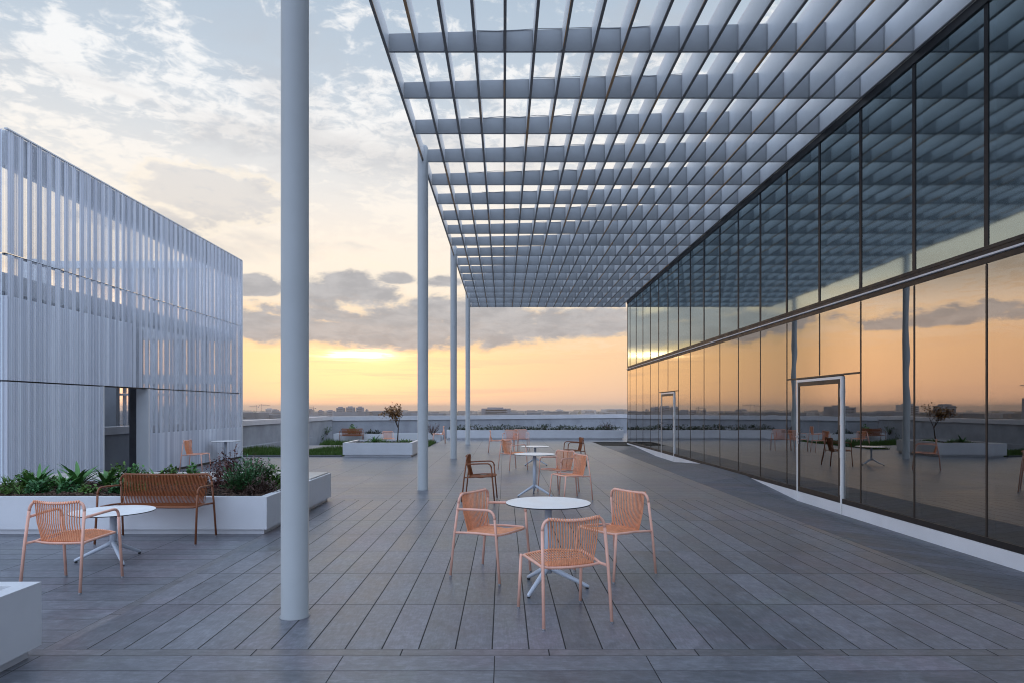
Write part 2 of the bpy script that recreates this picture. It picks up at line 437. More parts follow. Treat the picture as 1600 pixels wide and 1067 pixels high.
# 0 long 1 cross 2 band 3 band_long
rect(XB1, XC0, D1, D2, 0)
rect(-16, XC0, NEAR, D0, 1); rect(-16, XB0, D1, D2, 1); rect(-16, XB0, D3, LEFT_END, 1); rect(XB1, XC0, D3, FARY, 1)
rect(-16, XC0, D0, D1, 2); rect(-16, XC0, D2, D3, 2)
rect(XB0, XB1, D1, D2, 3); rect(XB0, XB1, D3, FARY, 3)
rect(XC0, XC1, NEAR, 30.9, 3)
rect(XC0, 30, 30.9, FARY, 1)
deck = b.build('terrace_floor', ['paving_long', 'paving_cross', 'paving_band', 'paving_band_long'])
tag(deck, 'grey plank paving of the roof terrace', kind='structure')
# roof slab under the terrace
b = MB(); b.box(-20, 30, NEAR - 1, 48, -3.0, -.5); tag(b.build('roof_slab', 'concrete_dark'), 'roof slab below the paving', kind='structure')
# strip along the glass front, dipping towards the doors
def wall_z(d):
    if d <= 12.4: return -.16
    if d <= 15.1: return -.16 + .21 * (d - 12.4) / 2.7
    if d <= 18.2: return .05
    if d <= 21.4: return .05 - .21 * (d - 18.2) / 3.2
    if d <= 24: return -.16
    return -.16 + .135 * (d - 24) / 3.9
b = MB()
ds = [NEAR, 0, 3, 6, 9, 12.4, 13, 14, 15.1, 16.5, 18.2, 19.2, 20.3, 21.4, 24, 27.9]
for i in range(len(ds) - 1):
    a, c = ds[i], ds[i + 1]
    b.quad((XC1, a, 0), (GX + .02, a, wall_z(a)), (GX + .02, c, wall_z(c)), (XC1, c, 0))
tag(b.build('ramp', 'paving_ramp'), 'paved strip that dips to the doors of the glass front', kind='structure')
b = MB(); b.box(XC1, 9, 27.9, 30.9, -.2, -.03)
tag(b.build('roof_light', 'roof_light'), 'flat black rooflight strip at the far corner of the glass front', 'rooflight')
# lower garden terrace at the far left
b = MB(); b.quad((-16, LEFT_END, -.25), (XB0, LEFT_END, -.25), (XB0, FARY, -.25), (-16, FARY, -.25), 0)
b.quad((-16, LEFT_END, -.25), (-16, LEFT_END, 0), (XB0, LEFT_END, 0), (XB0, LEFT_END, -.25), 0)
b.quad((XB0, LEFT_END, -.25), (XB0, LEFT_END, 0), (XB0, FARY, 0), (XB0, FARY, -.25), 0)
tag(b.build('lower_terrace', ['paving_cross']), 'sunken paving at the far left', kind='structure')

# ------------------------------------------------------------------ pergola
ZB, ZT, BS, B0 = 6.41, 6.70, 1.325, 8.86
perg = tag(empty('pergola', (-1.59, 12.83, 0)), 'white metal pergola grid on round columns roofing the terrace', 'pergola')
def PT(x): return ZB + .238 + .027 * (x + 1.57)      # the top of the grid rises towards the building
bys = [B0 + BS * i for i in range(-9, 18)]
bladex = [-1.575] + [.017 + .396 * i for i in range(-3, 15)]
def P(mb, name, mat, parent, origin, bevel=0):      # build in world coordinates under an unrotated parent
    o = mb.build(name, mat, parent, bevel); o.location = tuple(-c for c in origin); return o
PO = perg.location
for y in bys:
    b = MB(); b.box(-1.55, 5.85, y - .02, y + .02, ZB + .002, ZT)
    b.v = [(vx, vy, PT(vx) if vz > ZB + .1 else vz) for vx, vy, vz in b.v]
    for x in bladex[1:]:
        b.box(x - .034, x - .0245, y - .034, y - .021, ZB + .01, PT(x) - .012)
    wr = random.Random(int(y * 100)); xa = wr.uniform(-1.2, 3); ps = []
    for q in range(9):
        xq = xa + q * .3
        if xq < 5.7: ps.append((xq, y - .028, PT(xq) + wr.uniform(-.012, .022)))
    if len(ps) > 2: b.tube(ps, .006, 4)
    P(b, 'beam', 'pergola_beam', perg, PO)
y0, y1 = bys[0] - .03, bys[-1] + .03
for i, x in enumerate(bladex):
    b = MB(); b.box(x - .018, x + .018, y0, y1, ZB + .012, PT(x) + .035)
    o = P(b, 'blade', 'pergola_blade', perg, PO)
    b = MB(); b.box(x - .019, x + .019, y0 - .002, y1 + .002, ZB - .004, ZB + .0105); b.build('edge_strip', 'bronze_glint_strip', o)
for x, y in ((-1.608, 5.04), (-1.585, 12.83), (-1.59, 20.78), (-1.575, 28.73)):
    b = MB(); n = 40; r = .104
    prof = [(r + .012, 0), (r + .012, .004), (r, .006), (r, ZT - .02), (r - .02, ZT + .02), (.02, ZT + .03)]
    b.lathe(prof, x, y, n); b.sm = [True if len(f) == 4 else False for f in b.f]
    o = P(b, 'column', 'column_paint', perg, PO)

# ------------------------------------------------------------------ glass building
gb = tag(empty('glass_building', (GX, 12.5, 0)), 'long glass fronted building with dark mullions along the right of the terrace', 'building')
GO = gb.location
GZ0, GZ1, GZ2, GZ3 = .055, 3.30, 3.45, 6.30      # lower glass, mid band, upper glass
ms = [7.587 + 1.338 * i for i in range(-8, 17)]
G_END = 29.62
GN = ms[0]
b = MB(); b.box(GX - .012, GX + .25, GN, G_END, -.35, GZ0 - .03); P(b, 'plinth', 'plinth_metal', gb, GO)
b = MB(); b.box(GX - .01, GX + .1, GN, G_END, GZ0 - .027, GZ0 + .05); P(b, 'sill', 'dark_frame', gb, GO)
b = MB(); b.box(GX + .0, GX + .1, GN, G_END, GZ1 - .03, GZ1 + .035); P(b, 'transom', 'bronze_frame', gb, GO)
b = MB(); b.box(GX - .035, GX + .1, GN, G_END, 3.342, 3.364); P(b, 'ledge', 'plinth_metal', gb, GO)
b = MB(); b.box(GX + .01, GX + .1, GN, G_END, 3.366, 3.425); b.box(GX + .002, GX + .1, GN, G_END, 3.427, 3.47); P(b, 'transom', 'dark_frame', gb, GO)
b = MB(); b.box(GX - .015, GX + .1, GN, G_END, GZ3 - .02, GZ3 + .101); P(b, 'cap', 'dark_frame', gb, GO)
doors = ((10.79, 12.45, 10.275, 12.955), (21.44, 23.17, 20.967, 23.643))
DT = 2.13
for i, d in enumerate(ms + [G_END - .03]):
    mid = [q for q in doors if q[2] + .1 < d < q[3] - .1]
    lo = DT + .06 if mid else GZ0 + .052
    b = MB(); b.box(GX + .033, GX + .16, d - .032, d + .032, lo, GZ1 - .042); b.box(GX + .006, GX + .032, d - .013, d + .013, lo, GZ1 - .042); P(b, 'mullion', 'bronze_frame', gb, GO)
    b = MB(); b.box(GX + .033, GX + .16, d - .042, d + .042, GZ2 + .022, GZ3 - .022); b.box(GX + .004, GX + .032, d - .034, d + .034, GZ2 + .022, GZ3 - .022); P(b, 'mullion', 'dark_frame', gb, GO)
edges = ms + [G_END]
for i in range(len(edges) - 1):
    a, c = edges[i], edges[i + 1]
    b = MB(); b.box(GX + .012, GX + .03, a + .01, c - .01, GZ2, GZ3 + .03); P(b, 'glass_pane', 'upper_glass', gb, GO)
    dd = [q for q in doors if q[2] - .05 < a and c < q[3] + .05]
    b = MB()
    if dd:
        q = dd[0]
        b.box(GX + .012, GX + .03, a + .01, c - .01, DT + .03, GZ1)
        if a < q[0] < c - .2: b.box(GX + .012, GX + .03, a + .01, q[0] - .02, GZ0, DT + .025)
        if a + .2 < q[1] < c: b.box(GX + .012, GX + .03, q[1] + .02, c - .01, GZ0, DT + .025)
    else: b.box(GX + .012, GX + .03, a + .01, c - .01, GZ0, GZ1)
    P(b, 'glass_pane', 'facade_glass', gb, GO)
for q in doors:
    b = MB(); b.box(GX + .004, GX + .08, q[2] + .03, q[3] - .03, DT + .012, DT + .042); P(b, 'transom', 'bronze_frame', gb, GO)
    dr = MB(); w = .045
    x0, x1 = GX - .018, GX + .02
    dr.box(x0, x1, q[0], q[0] + w, -.30, DT); dr.box(x0, x1, q[1] - w, q[1], -.30, DT); dr.box(x0, x1, q[0] + w, q[1] - w, DT - w, DT)
    door = P(dr, 'door', 'table_white', gb, GO)
    def sub(mb, name, mat): return mb.build(name, mat, door)
    m2 = MB(); x0, x1 = GX - .014, GX + .03; y0, y1 = q[0] + w + .006, q[1] - w - .006; t = .07
    m2.box(x0, x1, y0, y0 + t, GZ0, DT - w - .006); m2.box(x0, x1, y1 - t, y1, GZ0, DT - w - .006)
    m2.box(x0, x1, y0 + t, y1 - t, GZ0, GZ0 + .07); m2.box(x0, x1, y0 + t, y1 - t, DT - w - .076, DT - w - .006); sub(m2, 'leaf_frame', 'bronze_frame')
    m2 = MB(); m2.box(GX - .008, GX + .01, y0 + t - .005, y1 - t + .005, GZ0 + .065, DT - w - .07); sub(m2, 'door_glass', 'facade_glass')
    m2 = MB(); m2.box(GX - .030, GX - .015, y1 - .05, y1 - .015, .93, 1.14); m2.tube([(GX - .03, y1 - .032, 1.06), (GX - .07, y1 - .032, 1.06), (GX - .075, y1 - .05, 1.06), (GX - .075, y1 - .17, 1.06)], .010); sub(m2, 'handle', 'steel')
    for hz in (.16, .78, 1.32, 1.78):
        m2 = MB(); m2.box(GX - .028, GX - .0195, q[0] + .012, q[0] + .036, hz, hz + .15); sub(m2, 'hinge', 'table_white')
    m2 = MB(); m2.box(GX - .016, GX - .0125, q[0], q[0] + .012, -.3, GZ0 - .03); m2.box(GX - .016, GX - .0125, q[1] - .012, q[1], -.3, GZ0 - .03); sub(m2, 'seam', 'concrete_dark')
# rooms behind the glass
for i in range(len(edges) - 1):
    a, c = edges[i], edges[i + 1]; b = MB(); n = 24; x0 = GX + .30
    for q in range(n + 1):
        yy = a + .06 + (c - a - .12) * q / n; dx = .012 * (q % 2); b.v += [(x0 + dx, yy, 3.56), (x0 + dx, yy, 6.18)]
    for q in range(n): b.face((2*q, 2*q + 2, 2*q + 3, 2*q + 1))
    P(b, 'blind', 'blind_cloth', gb, GO)
b = MB(); b.box(GX + .3, GX + 8, GN, G_END - .1, -.3, .0); P(b, 'floor', 'interior_floor', gb, GO)
b = MB(); b.box(GX + .3, GX + 8, GN, G_END - .1, 3.1, 3.5); P(b, 'floor', 'interior_dark', gb, GO)
b = MB(); b.box(GX + .26, GX + 8, GN, G_END - .1, 6.2, 6.34); P(b, 'roof', 'interior_dark', gb, GO)
b = MB(); b.box(GX + 5, GX + 5.2, GN, G_END - .1, 0, 3.1); b.box(GX + 5, GX + 5.2, GN, G_END - .1, 3.5, 6.2); P(b, 'wall', 'interior_wall', gb, GO)
b = MB(); b.box(GX + .05, GX + 8, G_END - .095, G_END + .0, -.3, 6.2); P(b, 'wall', 'interior_wall', gb, GO)
b = MB(); b.box(GX + .05, GX + 8, GN - .2, GN - .05, -.3, 6.2); P(b, 'wall', 'interior_wall', gb, GO)
for d in [4.0, 6.9, 9.7]:
    b = MB(); b.box(GX + .75, GX + 1.15, d, d + 1.9, .0, .52); P(b, 'cabinet', 'interior_dark', gb, GO)
    b = MB(); b.box(GX + .72, GX + 1.18, d - .03, d + 1.93, .522, .55); P(b, 'shelf', 'interior_teal', gb, GO)
for d in [5.6, 8.3, 14.2, 19]:
    b = MB(); b.box(GX + 1.3, GX + 1.55, d, d + .25, .002, 3.098); P(b, 'post', 'interior_wall', gb, GO)

# ------------------------------------------------------------------ screened pavilion on the left
PX, PY0, PY1, PXL = -8.45, 11.09, 21.07, -14.5
pv = tag(empty('pavilion', (PX, 16, 0)), 'tall pavilion wrapped in white perforated corrugated sheet on the left', 'pavilion')
VO = pv.location
def corrugated(p0, p1, nrm, z0, z1, zstep=None):
    b = MB(); p0, p1, nrm = Vector(p0), Vector(p1), Vector(nrm)
    L = (p1 - p0).length; t = (p1 - p0) / L; pts = []; u = 0; rnd = random.Random(3)
    while u < L:
        for du, h in ((.0, 0), (.010, .028), (.026, .028), (.036, 0)):
            if u + du < L: pts.append((u + du, h))
        u += .0508
    pts.append((L, 0))
    n = len(b.v)
    for (u, h) in pts:
        q = p0 + t * u + nrm * h
        b.v += [(q.x, q.y, z0), (q.x, q.y, z1)]
    for i in range(len(pts) - 1):
        b.face((n + 2*i, n + 2*i + 2, n + 2*i + 3, n + 2*i + 1))
    return b
LV = [(.06, 2.05), (2.075, 4.205), (4.23, 6.32)]
DO0, DO1 = 13.77, 15.56
for i, (z0, z1) in enumerate(LV):
    segs = [(PY0, DO0), (DO1, PY1)] if i == 0 else [(PY0, PY1)]
    for a, c in segs:
        P(corrugated((PX, a, 0), (PX, c, 0), (1, 0, 0), z0, z1), 'screen', 'perforated_sheet', pv, VO)
    P(corrugated((PXL, PY0, 0), (PX, PY0, 0), (0, -1, 0), z0, z1), 'screen', 'perforated_sheet', pv, VO)
    P(corrugated((PX, PY1, 0), (PXL, PY1, 0), (0, 1, 0), z0, z1), 'screen', 'perforated_sheet', pv, VO)
def pbox(name, mat, *a): b = MB(); b.box(*a); return P(b, name, mat, pv, VO)
# rails that carry the sheets
for z in (2.0, 4.15):
    pbox('rail', 'dark_frame', PX - .09, PX - .04, PY0 + .05, PY1 - .05, z + .05, z + .085)
    pbox('rail', 'pavilion_wall', PXL, PX - .13, PY1 - .12, PY1 - .04, z, z + .07)
pbox('rail', 'pavilion_wall', PX - .16, PX - .04, PY0 + .05, PY1 - .05, 5.72, 6.325)
pbox('rail', 'pavilion_wall', PXL, PX - .17, PY1 - .14, PY1 - .04, 6.06, 6.28)
pbox('corner_trim', 'white_metal', PX - .035, PX + .035, PY1 - .03, PY1 + .035, .02, 6.33)
pbox('base_trim', 'dark_frame', PX - .05, PX + .01, PY0, DO0, .0, .055); pbox('base_trim', 'dark_frame', PX - .05, PX + .01, DO1, PY1, .0, .055)
# core rooms
pbox('wall', 'pavilion_wall', PX - .75, PX - .55, PY0 + .15, 13.80, 0, 3.45)
pbox('wall', 'pavilion_wall', PX - .75, PX - .55, 13.80, 15.9, 2.2, 3.45)
pbox('slab', 'pavilion_wall', PXL, PX - .25, PY0 + .2, 16.5, 3.62, 3.95)
pbox('slab', 'pavilion_wall', PX - .9, PX - .25, 16.5, PY1 - .2, 3.70, 3.95)
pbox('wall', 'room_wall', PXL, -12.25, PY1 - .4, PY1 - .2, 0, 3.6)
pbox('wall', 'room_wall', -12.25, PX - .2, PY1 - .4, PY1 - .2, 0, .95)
pbox('top_trim', 'white_metal', PX - .02, PX + .034, PY0, PY1, 6.322, 6.345)
pbox('lintel', 'pavilion_wall', -12.25, PX - .2, PY1 - .4, PY1 - .2, 2.36, 2.66)
pbox('lintel', 'pavilion_wall', -12.25, PX - .2, PY1 - .4, PY1 - .2, 3.75, 4.15)
pbox('wall', 'pavilion_wall', PXL - .2, PXL, PY0 + .2, PY1, 0, 3.6)
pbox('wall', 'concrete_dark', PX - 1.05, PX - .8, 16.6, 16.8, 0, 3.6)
pbox('wall', 'pavilion_wall', PXL - .7, PXL, PY1 - .6, PY1 - .1, 3.6, 6.25)
pbox('step', 'white_metal', -12.9, -9.4, PY1 - .95, PY1 - .45, 0, .28)
for xx in (-11.84, -11.1, -10.3, -9.5):
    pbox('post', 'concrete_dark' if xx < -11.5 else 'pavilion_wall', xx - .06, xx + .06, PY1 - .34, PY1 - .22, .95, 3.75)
pbox('jamb', 'white_metal', PX - .26, PX + .03, DO1 - .05, DO1 + .02, 0, 2.06)
pbox('jamb', 'white_metal', PX - .2, PX + .03, DO0 - .02, DO0 + .03, 0, 2.06)
pbox('ceiling', 'pavilion_wall', PXL, PX - .8, PY0 + .3, 16.5, 3.46, 3.6)

# ------------------------------------------------------------------ parapet walls
def wall_run(p0, p1, t, cop, name, label, base=-.3):
    (xa, ya, za), (xb, yb, zb) = p0, p1
    d = Vector((xb - xa, yb - ya, 0)).normalized(); n = Vector((-d.y, d.x, 0))       # n points outwards
    root = tag(empty(name, (xa, ya, 0)), label, 'parapet')
    def slab(o0, o1, zlo, zhi_off, nm, mat):
        b = MB(); v = []
        for (x, y, z) in (p0, p1):
            for o in (o0, o1):
                v += [(x + n.x * o, y + n.y * o, zlo if zlo is not None else z - cop), (x + n.x * o, y + n.y * o, z - zhi_off)]
        b.v = v
        for q in ((0, 4, 5, 1), (2, 3, 7, 6), (1, 5, 7, 3), (0, 2, 6, 4), (0, 1, 3, 2), (4, 6, 7, 5)): b.face(q)
        P(b, nm, mat, root, root.location)
    slab(0, t, base, cop, 'wall', 'wall_render'); slab(-.06, t + .06, None, 0, 'coping', 'coping_metal')
wall_run((-10.35, 12, 1.10), (-9.44, 35.97, 1.142), .35, .19, 'parapet_wall', 'pale rendered parapet with metal coping beside the pavilion on the left')
wall_run((-9.44, 36, 1.142), (8.3, 44, 1.187), .35, .24, 'parapet_wall', 'long grey rendered parapet with pale coping across the far end of the terrace')
b = MB(); b.box(-9.9, -9.55, 23.2, 34, -.3, .16); tag(b.build('kerb', 'wall_render', None, .01), 'low rendered kerb at the foot of the left parapet', 'kerb')

# ------------------------------------------------------------------ planters
def planter(x0, x1, y0, y1, h, label, rim=.11, bench=None, soil=.40, base=0):
    root = tag(empty('planter', ((x0 + x1) / 2, (y0 + y1) / 2, base)), label, 'planter')
    lo = (root.location.x, root.location.y, 0); yb = bench if bench else y1 - rim
    b = MB(); z0 = base + .065; z1 = base + h
    b.box(x0, x1, y0, y0 + rim, z0, z1); b.box(x0, x1, yb, y1, z0, z1)
    b.box(x0, x0 + rim, y0 + rim, yb, z0, z1); b.box(x1 - rim, x1, y0 + rim, yb, z0, z1)
    o = P(b, 'box', 'planter_metal', root, lo)
    b = MB(); b.box(x0 + .05, x1 - .05, y0 + .05, y1 - .05, base, base + .063); P(b, 'foot', 'planter_metal', root, lo)
    b = MB(); nx, ny = 46, 20; rnd = random.Random(5)
    for j in range(ny + 1):
        for i in range(nx + 1):
            zz = base + soil + (rnd.uniform(-.02, .03) if 0 < i < nx and 0 < j < ny else -.01)
            b.v.append((x0 + rim + (x1 - x0 - 2*rim) * i / nx, y0 + rim + (yb - y0 - rim) * j / ny, zz))
    for j in range(ny):
        for i in range(nx): b.face((j*(nx+1)+i, j*(nx+1)+i+1, (j+1)*(nx+1)+i+1, (j+1)*(nx+1)+i))
    P(b, 'soil', 'soil', root, lo)
    for q in root.children: q.location.z = -base
    if bench:
        n = max(1, int((x1 - x0 - .1) / .42)); b = MB(); w = (x1 - x0 - .06) / n
        for i in range(n): b.box(x0 + .03 + w*i + .006, x0 + .03 + w*(i+1) - .006, yb + .03, y1 - .03, z1 + .002, z1 + .02)
        P(b, 'bench_top', 'bench_top', root, lo)
    return root
pl1 = planter(-7.6, -3.0, 8.28, 11.37, .474, 'long white planter box behind the brown bench, full of plants and bark', bench=10.25, soil=.43)
pl2 = planter(-6.2, -3.0, 1.0, 4.246, .474, 'white planter box cut off at the bottom left corner of the photo', soil=.33)
pl3 = planter(-5.29, -3.0, 21.5, 23.6, .46, 'white planter box with the small tree, standing by the second column')
pl4 = planter(-2.9, 6.1, 33.3, 35.2, .48, 'very long low planter in front of the far parapet', soil=.44)
pl5 = planter(-8.9, -3.3, 34.2, 35.6, .50, 'low white planter behind the far brown bench', soil=.42, base=-.25)
# bark mulch on the near planter
b = MB(); rnd = random.Random(11)
for i in range(2600):
    x, y = rnd.uniform(-7.45, -3.12), rnd.uniform(8.41, 10.2); z = .445 + rnd.uniform(0, .025)
    m = Matrix.Translation((x, y, z)) @ Matrix.Rotation(rnd.uniform(0, 6.3), 4, 'Z') @ Matrix.Rotation(rnd.uniform(-.5, .5), 4, 'X')
    b.obox(m, rnd.uniform(.012, .035), rnd.uniform(.006, .014), .004)
o = b.build('bark_mulch', 'bark_chip'); tag(o, 'brown bark chips scattered over the soil of the near planter', 'mulch', kind='stuff')

# ------------------------------------------------------------------ plants
def leaf(b, base, yaw, length, width, rise, droop, n=5, fold=.25, mi=0):
    d = Vector((math.cos(yaw), math.sin(yaw), 0)); sd = Vector((-d.y, d.x, 0)); base = Vector(base)
    prev = None
    for i in range(n + 1):
        t = i / n
        p = base + d * (length * t * math.cos(rise * (1 - .3 * t))) + Vector((0, 0, length * (math.sin(rise) * t - droop * t * t)))
        w = width * (math.sin(math.pi * min(1, .12 + t * .88)) ** .7) * (1 if t < 1 else .05)
        k = len(b.v); up = Vector((0, 0, w * fold))
        b.v += [tuple(p + sd * w + up), tuple(p), tuple(p - sd * w + up)]
        if prev is not None:
            b.face((prev, prev + 1, k + 1, k), mi); b.face((prev + 1, prev + 2, k + 2, k + 1), mi)
        prev = k
def strap_plant(loc, h, n, label, seed, group='strap leaved plants in the near planter'):
    rnd = random.Random(seed); b = MB()
    for i in range(int(n * 1.4)):
        leaf(b, (rnd.uniform(-.02, .02), rnd.uniform(-.02, .02), 0), i * 2.4 + rnd.uniform(-.3, .3), 1.25 * h * rnd.uniform(.75, 1.25), h * rnd.uniform(.07, .11), rnd.uniform(.7, 1.45), rnd.uniform(.1, .42))
    o = b.build('strap_leaf_plant', 'leaf_strap', None, 0, loc); tag(o, label, 'plant', group); return o
def mound(loc, rx, ry, h, n, mat, label, seed, name='low_shrub', lw=.018, ll=.05, group=None, cat='shrub'):
    rnd = random.Random(seed); b = MB()
    for i in range(n):
        a = rnd.uniform(0, 6.283); r = math.sqrt(rnd.random()); zz = (1 - r * r) * h * rnd.uniform(.15, 1.1)
        wob = .75 + .35 * math.sin(3 * a + seed) 
        leaf(b, (rx * r * wob * math.cos(a), ry * r * wob * math.sin(a), max(0, zz)), rnd.uniform(0, 6.28), ll * rnd.uniform(.6, 1.5), lw * rnd.uniform(.6, 1.3), rnd.uniform(.0, 1.4), rnd.uniform(0, .5), n=2)
    for i in range(6):
        a = rnd.uniform(0, 6.28); r = rnd.uniform(.2, .7)
        b.tube([(0, 0, -.02), (rx*r*.5*math.cos(a), ry*r*.5*math.sin(a), h*.4), (rx*r*math.cos(a), ry*r*math.sin(a), h*.75)], [.006, .004, .002], 4, 1)
    o = b.build(name, [mat, 'bark'], None, 0, loc); tag(o, label, cat, group); return o
def spray(loc, h, w, n, mat, label, seed, name='juniper', fine=.010, group=None):
    rnd = random.Random(seed); b = MB()
    for i in range(n):
        a = rnd.uniform(0, 6.28); t = rnd.uniform(.25, 1.2); L = rnd.uniform(.6, 1.1)
        d = Vector((math.cos(a) * math.cos(t) * w, math.sin(a) * math.cos(t) * w, math.sin(t) * h)) * L
        b.tube([(0, 0, 0), tuple(d * .5 + Vector((0, 0, .03))), tuple(d)], [.005, .003, .0015], 3, 1, False)
        for j in range(16):
            s = rnd.uniform(.25, 1); p = d * s + Vector((0, 0, .03 * (1 - abs(2*s - 1))))
            leaf(b, tuple(p), a + rnd.uniform(-1.2, 1.2), rnd.uniform(.03, .07), fine, rnd.uniform(-.2, 1.2), .1, n=2)
    o = b.build(name, [mat, 'bark'], None, 0, loc); tag(o, label, 'shrub', group); return o
# the near planter, left to right (photo columns)
def at1(px, d, z=.44): return ((px - HX) / F * d, d, z)
strap_plant(at1(60, 9.3), .30, 15, 'tall strap leaved plant furthest left in the near planter', 1)
strap_plant(at1(100, 9.1), .26, 9, 'upright narrow strap leaved plant in the near planter, second from left', 2)
strap_plant(at1(122, 9.5), .34, 18, 'largest fan of strap leaves in the near planter, third from left', 3)
strap_plant(at1(165, 9.7), .30, 13, 'strap leaved plant in front of the pavilion doorway', 4)
mound(at1(10, 8.75), .22, .25, .20, 260, 'leaf_low', 'grassy green clump at the left photo edge of the near planter', 21, ll=.10, lw=.009)
mound(at1(42, 9.4), .26, .26, .24, 560, 'leaf_low', 'green mound at the foot of the furthest left strap plant', 22)
mound(at1(72, 9.5), .25, .2, .16, 260, 'leaf_strap', 'dark green low shrub between the two left strap plants', 23)
mound(at1(138, 8.9), .16, .2, .12, 160, 'leaf_low', 'small sprawling green plant on the bark left of the brown bench', 24)
mound(at1(185, 9.9), .32, .26, .30, 800, 'leaf_low', 'leafy green shrub behind the left arm of the brown bench', 25)
mound(at1(212, 9.95), .30, .24, .28, 700, 'leaf_strap', 'dark green shrub under the white jamb of the pavilion doorway', 26)
strap_plant(at1(245, 9.9), .24, 12, 'short strap leaved plant behind the middle of the brown bench', 5)
mound(at1(268, 9.95), .28, .22, .26, 600, 'leaf_low', 'low green tuft behind the right half of the brown bench', 27)
mound(at1(300, 9.9), .2, .2, .30, 480, 'leaf_strap', 'small round green shrub behind the bench, right of its middle', 28)
mound(at1(345, 9.5), .36, .34, .46, 1100, 'leaf_red', 'dark red leaved shrub right of the brown bench', 29, name='red_shrub', lw=.012, ll=.035)
spray(at1(361, 9.8), .62, .3, 44, 'leaf_red', 'taller wispy red brown shrub near the bench end', 30, name='red_shrub')
spray(at1(381, 8.95), .42, .34, 130, 'leaf_juniper', 'bright green feathery juniper in the front right corner of the near planter', 31)
spray(at1(398, 9.35), .52, .36, 100, 'leaf_juniper', 'green juniper with a raised tip behind the feathery one', 32)
mound(at1(408, 8.85), .28, .26, .24, 900, 'leaf_dry', 'dry brown spreading shrub at the corner of the near planter', 33, name='dry_shrub', lw=.008, ll=.05)
mound(at1(425, 9.5), .34, .3, .3, 800, 'leaf_low', 'green mound beside the front column in the near planter', 34)
mound(at1(398, 9.9), .34, .28, .42, 1000, 'leaf_red', 'red brown shrub at the back behind the junipers', 35, name='red_shrub', lw=.012, ll=.035)
rnd = random.Random(41)
for q in range(9):
    px = rnd.uniform(20, 250); mound(at1(px, rnd.uniform(8.7, 9.9)), rnd.uniform(.12, .2), rnd.uniform(.12, .2), rnd.uniform(.10, .2), 220, rnd.choice(['leaf_low', 'leaf_strap', 'leaf_juniper']),
          'small green ground cover tuft growing through the bark of the near planter', 60 + q, name='ground_cover_plant', group='ground cover tufts in the near planter', ll=rnd.uniform(.04, .09))
# small tree in the far planter
def tree(loc, h, spread, seed, label, leafm, nleaf=16, name='small_tree', lsz=.05, depth=4):
    root = tag(empty(name, loc), label, 'tree'); rnd = random.Random(seed); tb = MB(); lb = MB(); 
    def grow(p, d, L, r, k):
        q = p + d * L; mid = p + d * (L * .5) + Vector((rnd.uniform(-1, 1), rnd.uniform(-1, 1), 0)) * L * .06
        tb.tube([tuple(p), tuple(mid), tuple(q)], [r, r * .85, r * .7], 6 if k < 2 else 4, 0, False)
        if k >= depth - 1:
            for i in range(nleaf):
                s = p + d * (L * rnd.uniform(.1, 1.1)) + Vector((rnd.gauss(0, 1), rnd.gauss(0, 1), rnd.gauss(0, 1))) * lsz * .9
                leaf(lb, tuple(s), rnd.uniform(0, 6.28), lsz * rnd.uniform(.6, 1.3), lsz * .28, rnd.uniform(-.8, 1.2), .2, n=2)
        if k < depth:
            for i in range(2 if k else 3):
                a = rnd.uniform(0, 6.28); sp = Vector((math.cos(a), math.sin(a), 0)) * spread
                nd = (d + sp * rnd.uniform(.5, 1.1) + Vector((0, 0, .18))).normalized()
                grow(q if i == 0 or k == 0 else p + d * L * rnd.uniform(.5, .95), nd, L * rnd.uniform(.62, .85), r * .62, k + 1)
    grow(Vector((0, 0, 0)), Vector((.06, .0, 1)).normalized(), h * .27, h * .014, 0)
    tb.build('trunk', 'bark', root); lb.build('crown', leafm, root)
tree(at1(621, 22.6, .42), 1.80, .95, 12, 'small sparse tree with bronze leaves in the square white planter', 'leaf_tree', 17, lsz=.085)
mound(at1(590, 22.3, .40), .55, .4, .12, 420, 'leaf_low', 'low green cover around the little tree in its planter', 41, ll=.09, lw=.012, name='ground_cover_plant')
strap_plant(at1(585, 22.2, .40), .26, 12, 'spiky plant in the planter left of the little tree', 42, None)
mound(at1(632, 22.5, .40), .4, .4, .11, 320, 'leaf_low', 'dark green cover right of the little tree', 43, ll=.08, lw=.012, name='ground_cover_plant')
# planting of the long far planter
rnd = random.Random(77); b = MB()
for i in range(40):
    cx = -2.7 + 8.6 * i / 39 + rnd.uniform(-.1, .1); cy = rnd.uniform(33.6, 34.9); hh = rnd.uniform(.12, .34)
    for j in range(70):
        a = rnd.uniform(0, 6.28); r = math.sqrt(rnd.random()) * .28
        leaf(b, (cx + r * math.cos(a), cy + r * math.sin(a), .44 + hh * rnd.random() * (1 - r)), rnd.uniform(0, 6.28), rnd.uniform(.06, .14), .025, rnd.uniform(.1, 1.3), .2, n=2)
tag(b.build('hedge_planting', 'leaf_dark'), 'continuous dark green planting along the far long planter', 'planting', kind='stuff')
spray(at1(948, 34.2, .44), .62, .55, 30, 'leaf_dry', 'brown wispy shrub near the right end of the far long planter', 51, name='dry_shrub', fine=.014)
spray(at1(676, 33.8, .44 - .25), .75, .62, 44, 'leaf_red', 'large dry reddish shrub between the second and third columns', 52, name='dry_shrub', fine=.014)
mound(at1(551, 34.9, .15), .45, .4, .55, 380, 'leaf_low', 'round green shrub above the far brown bench', 53, ll=.10, lw=.035)
spray(at1(500, 34.3, -.25), .95, .30, 30, 'leaf_low', 'tall leafy shrub left of the far bench against the low wall', 54, name='leafy_shrub', fine=.025)
spray(at1(511, 34.8, .15), .55, .4, 18, 'leaf_low', 'smaller shrub beside the tall leafy one by the far wall', 55, name='leafy_shrub', fine=.02)
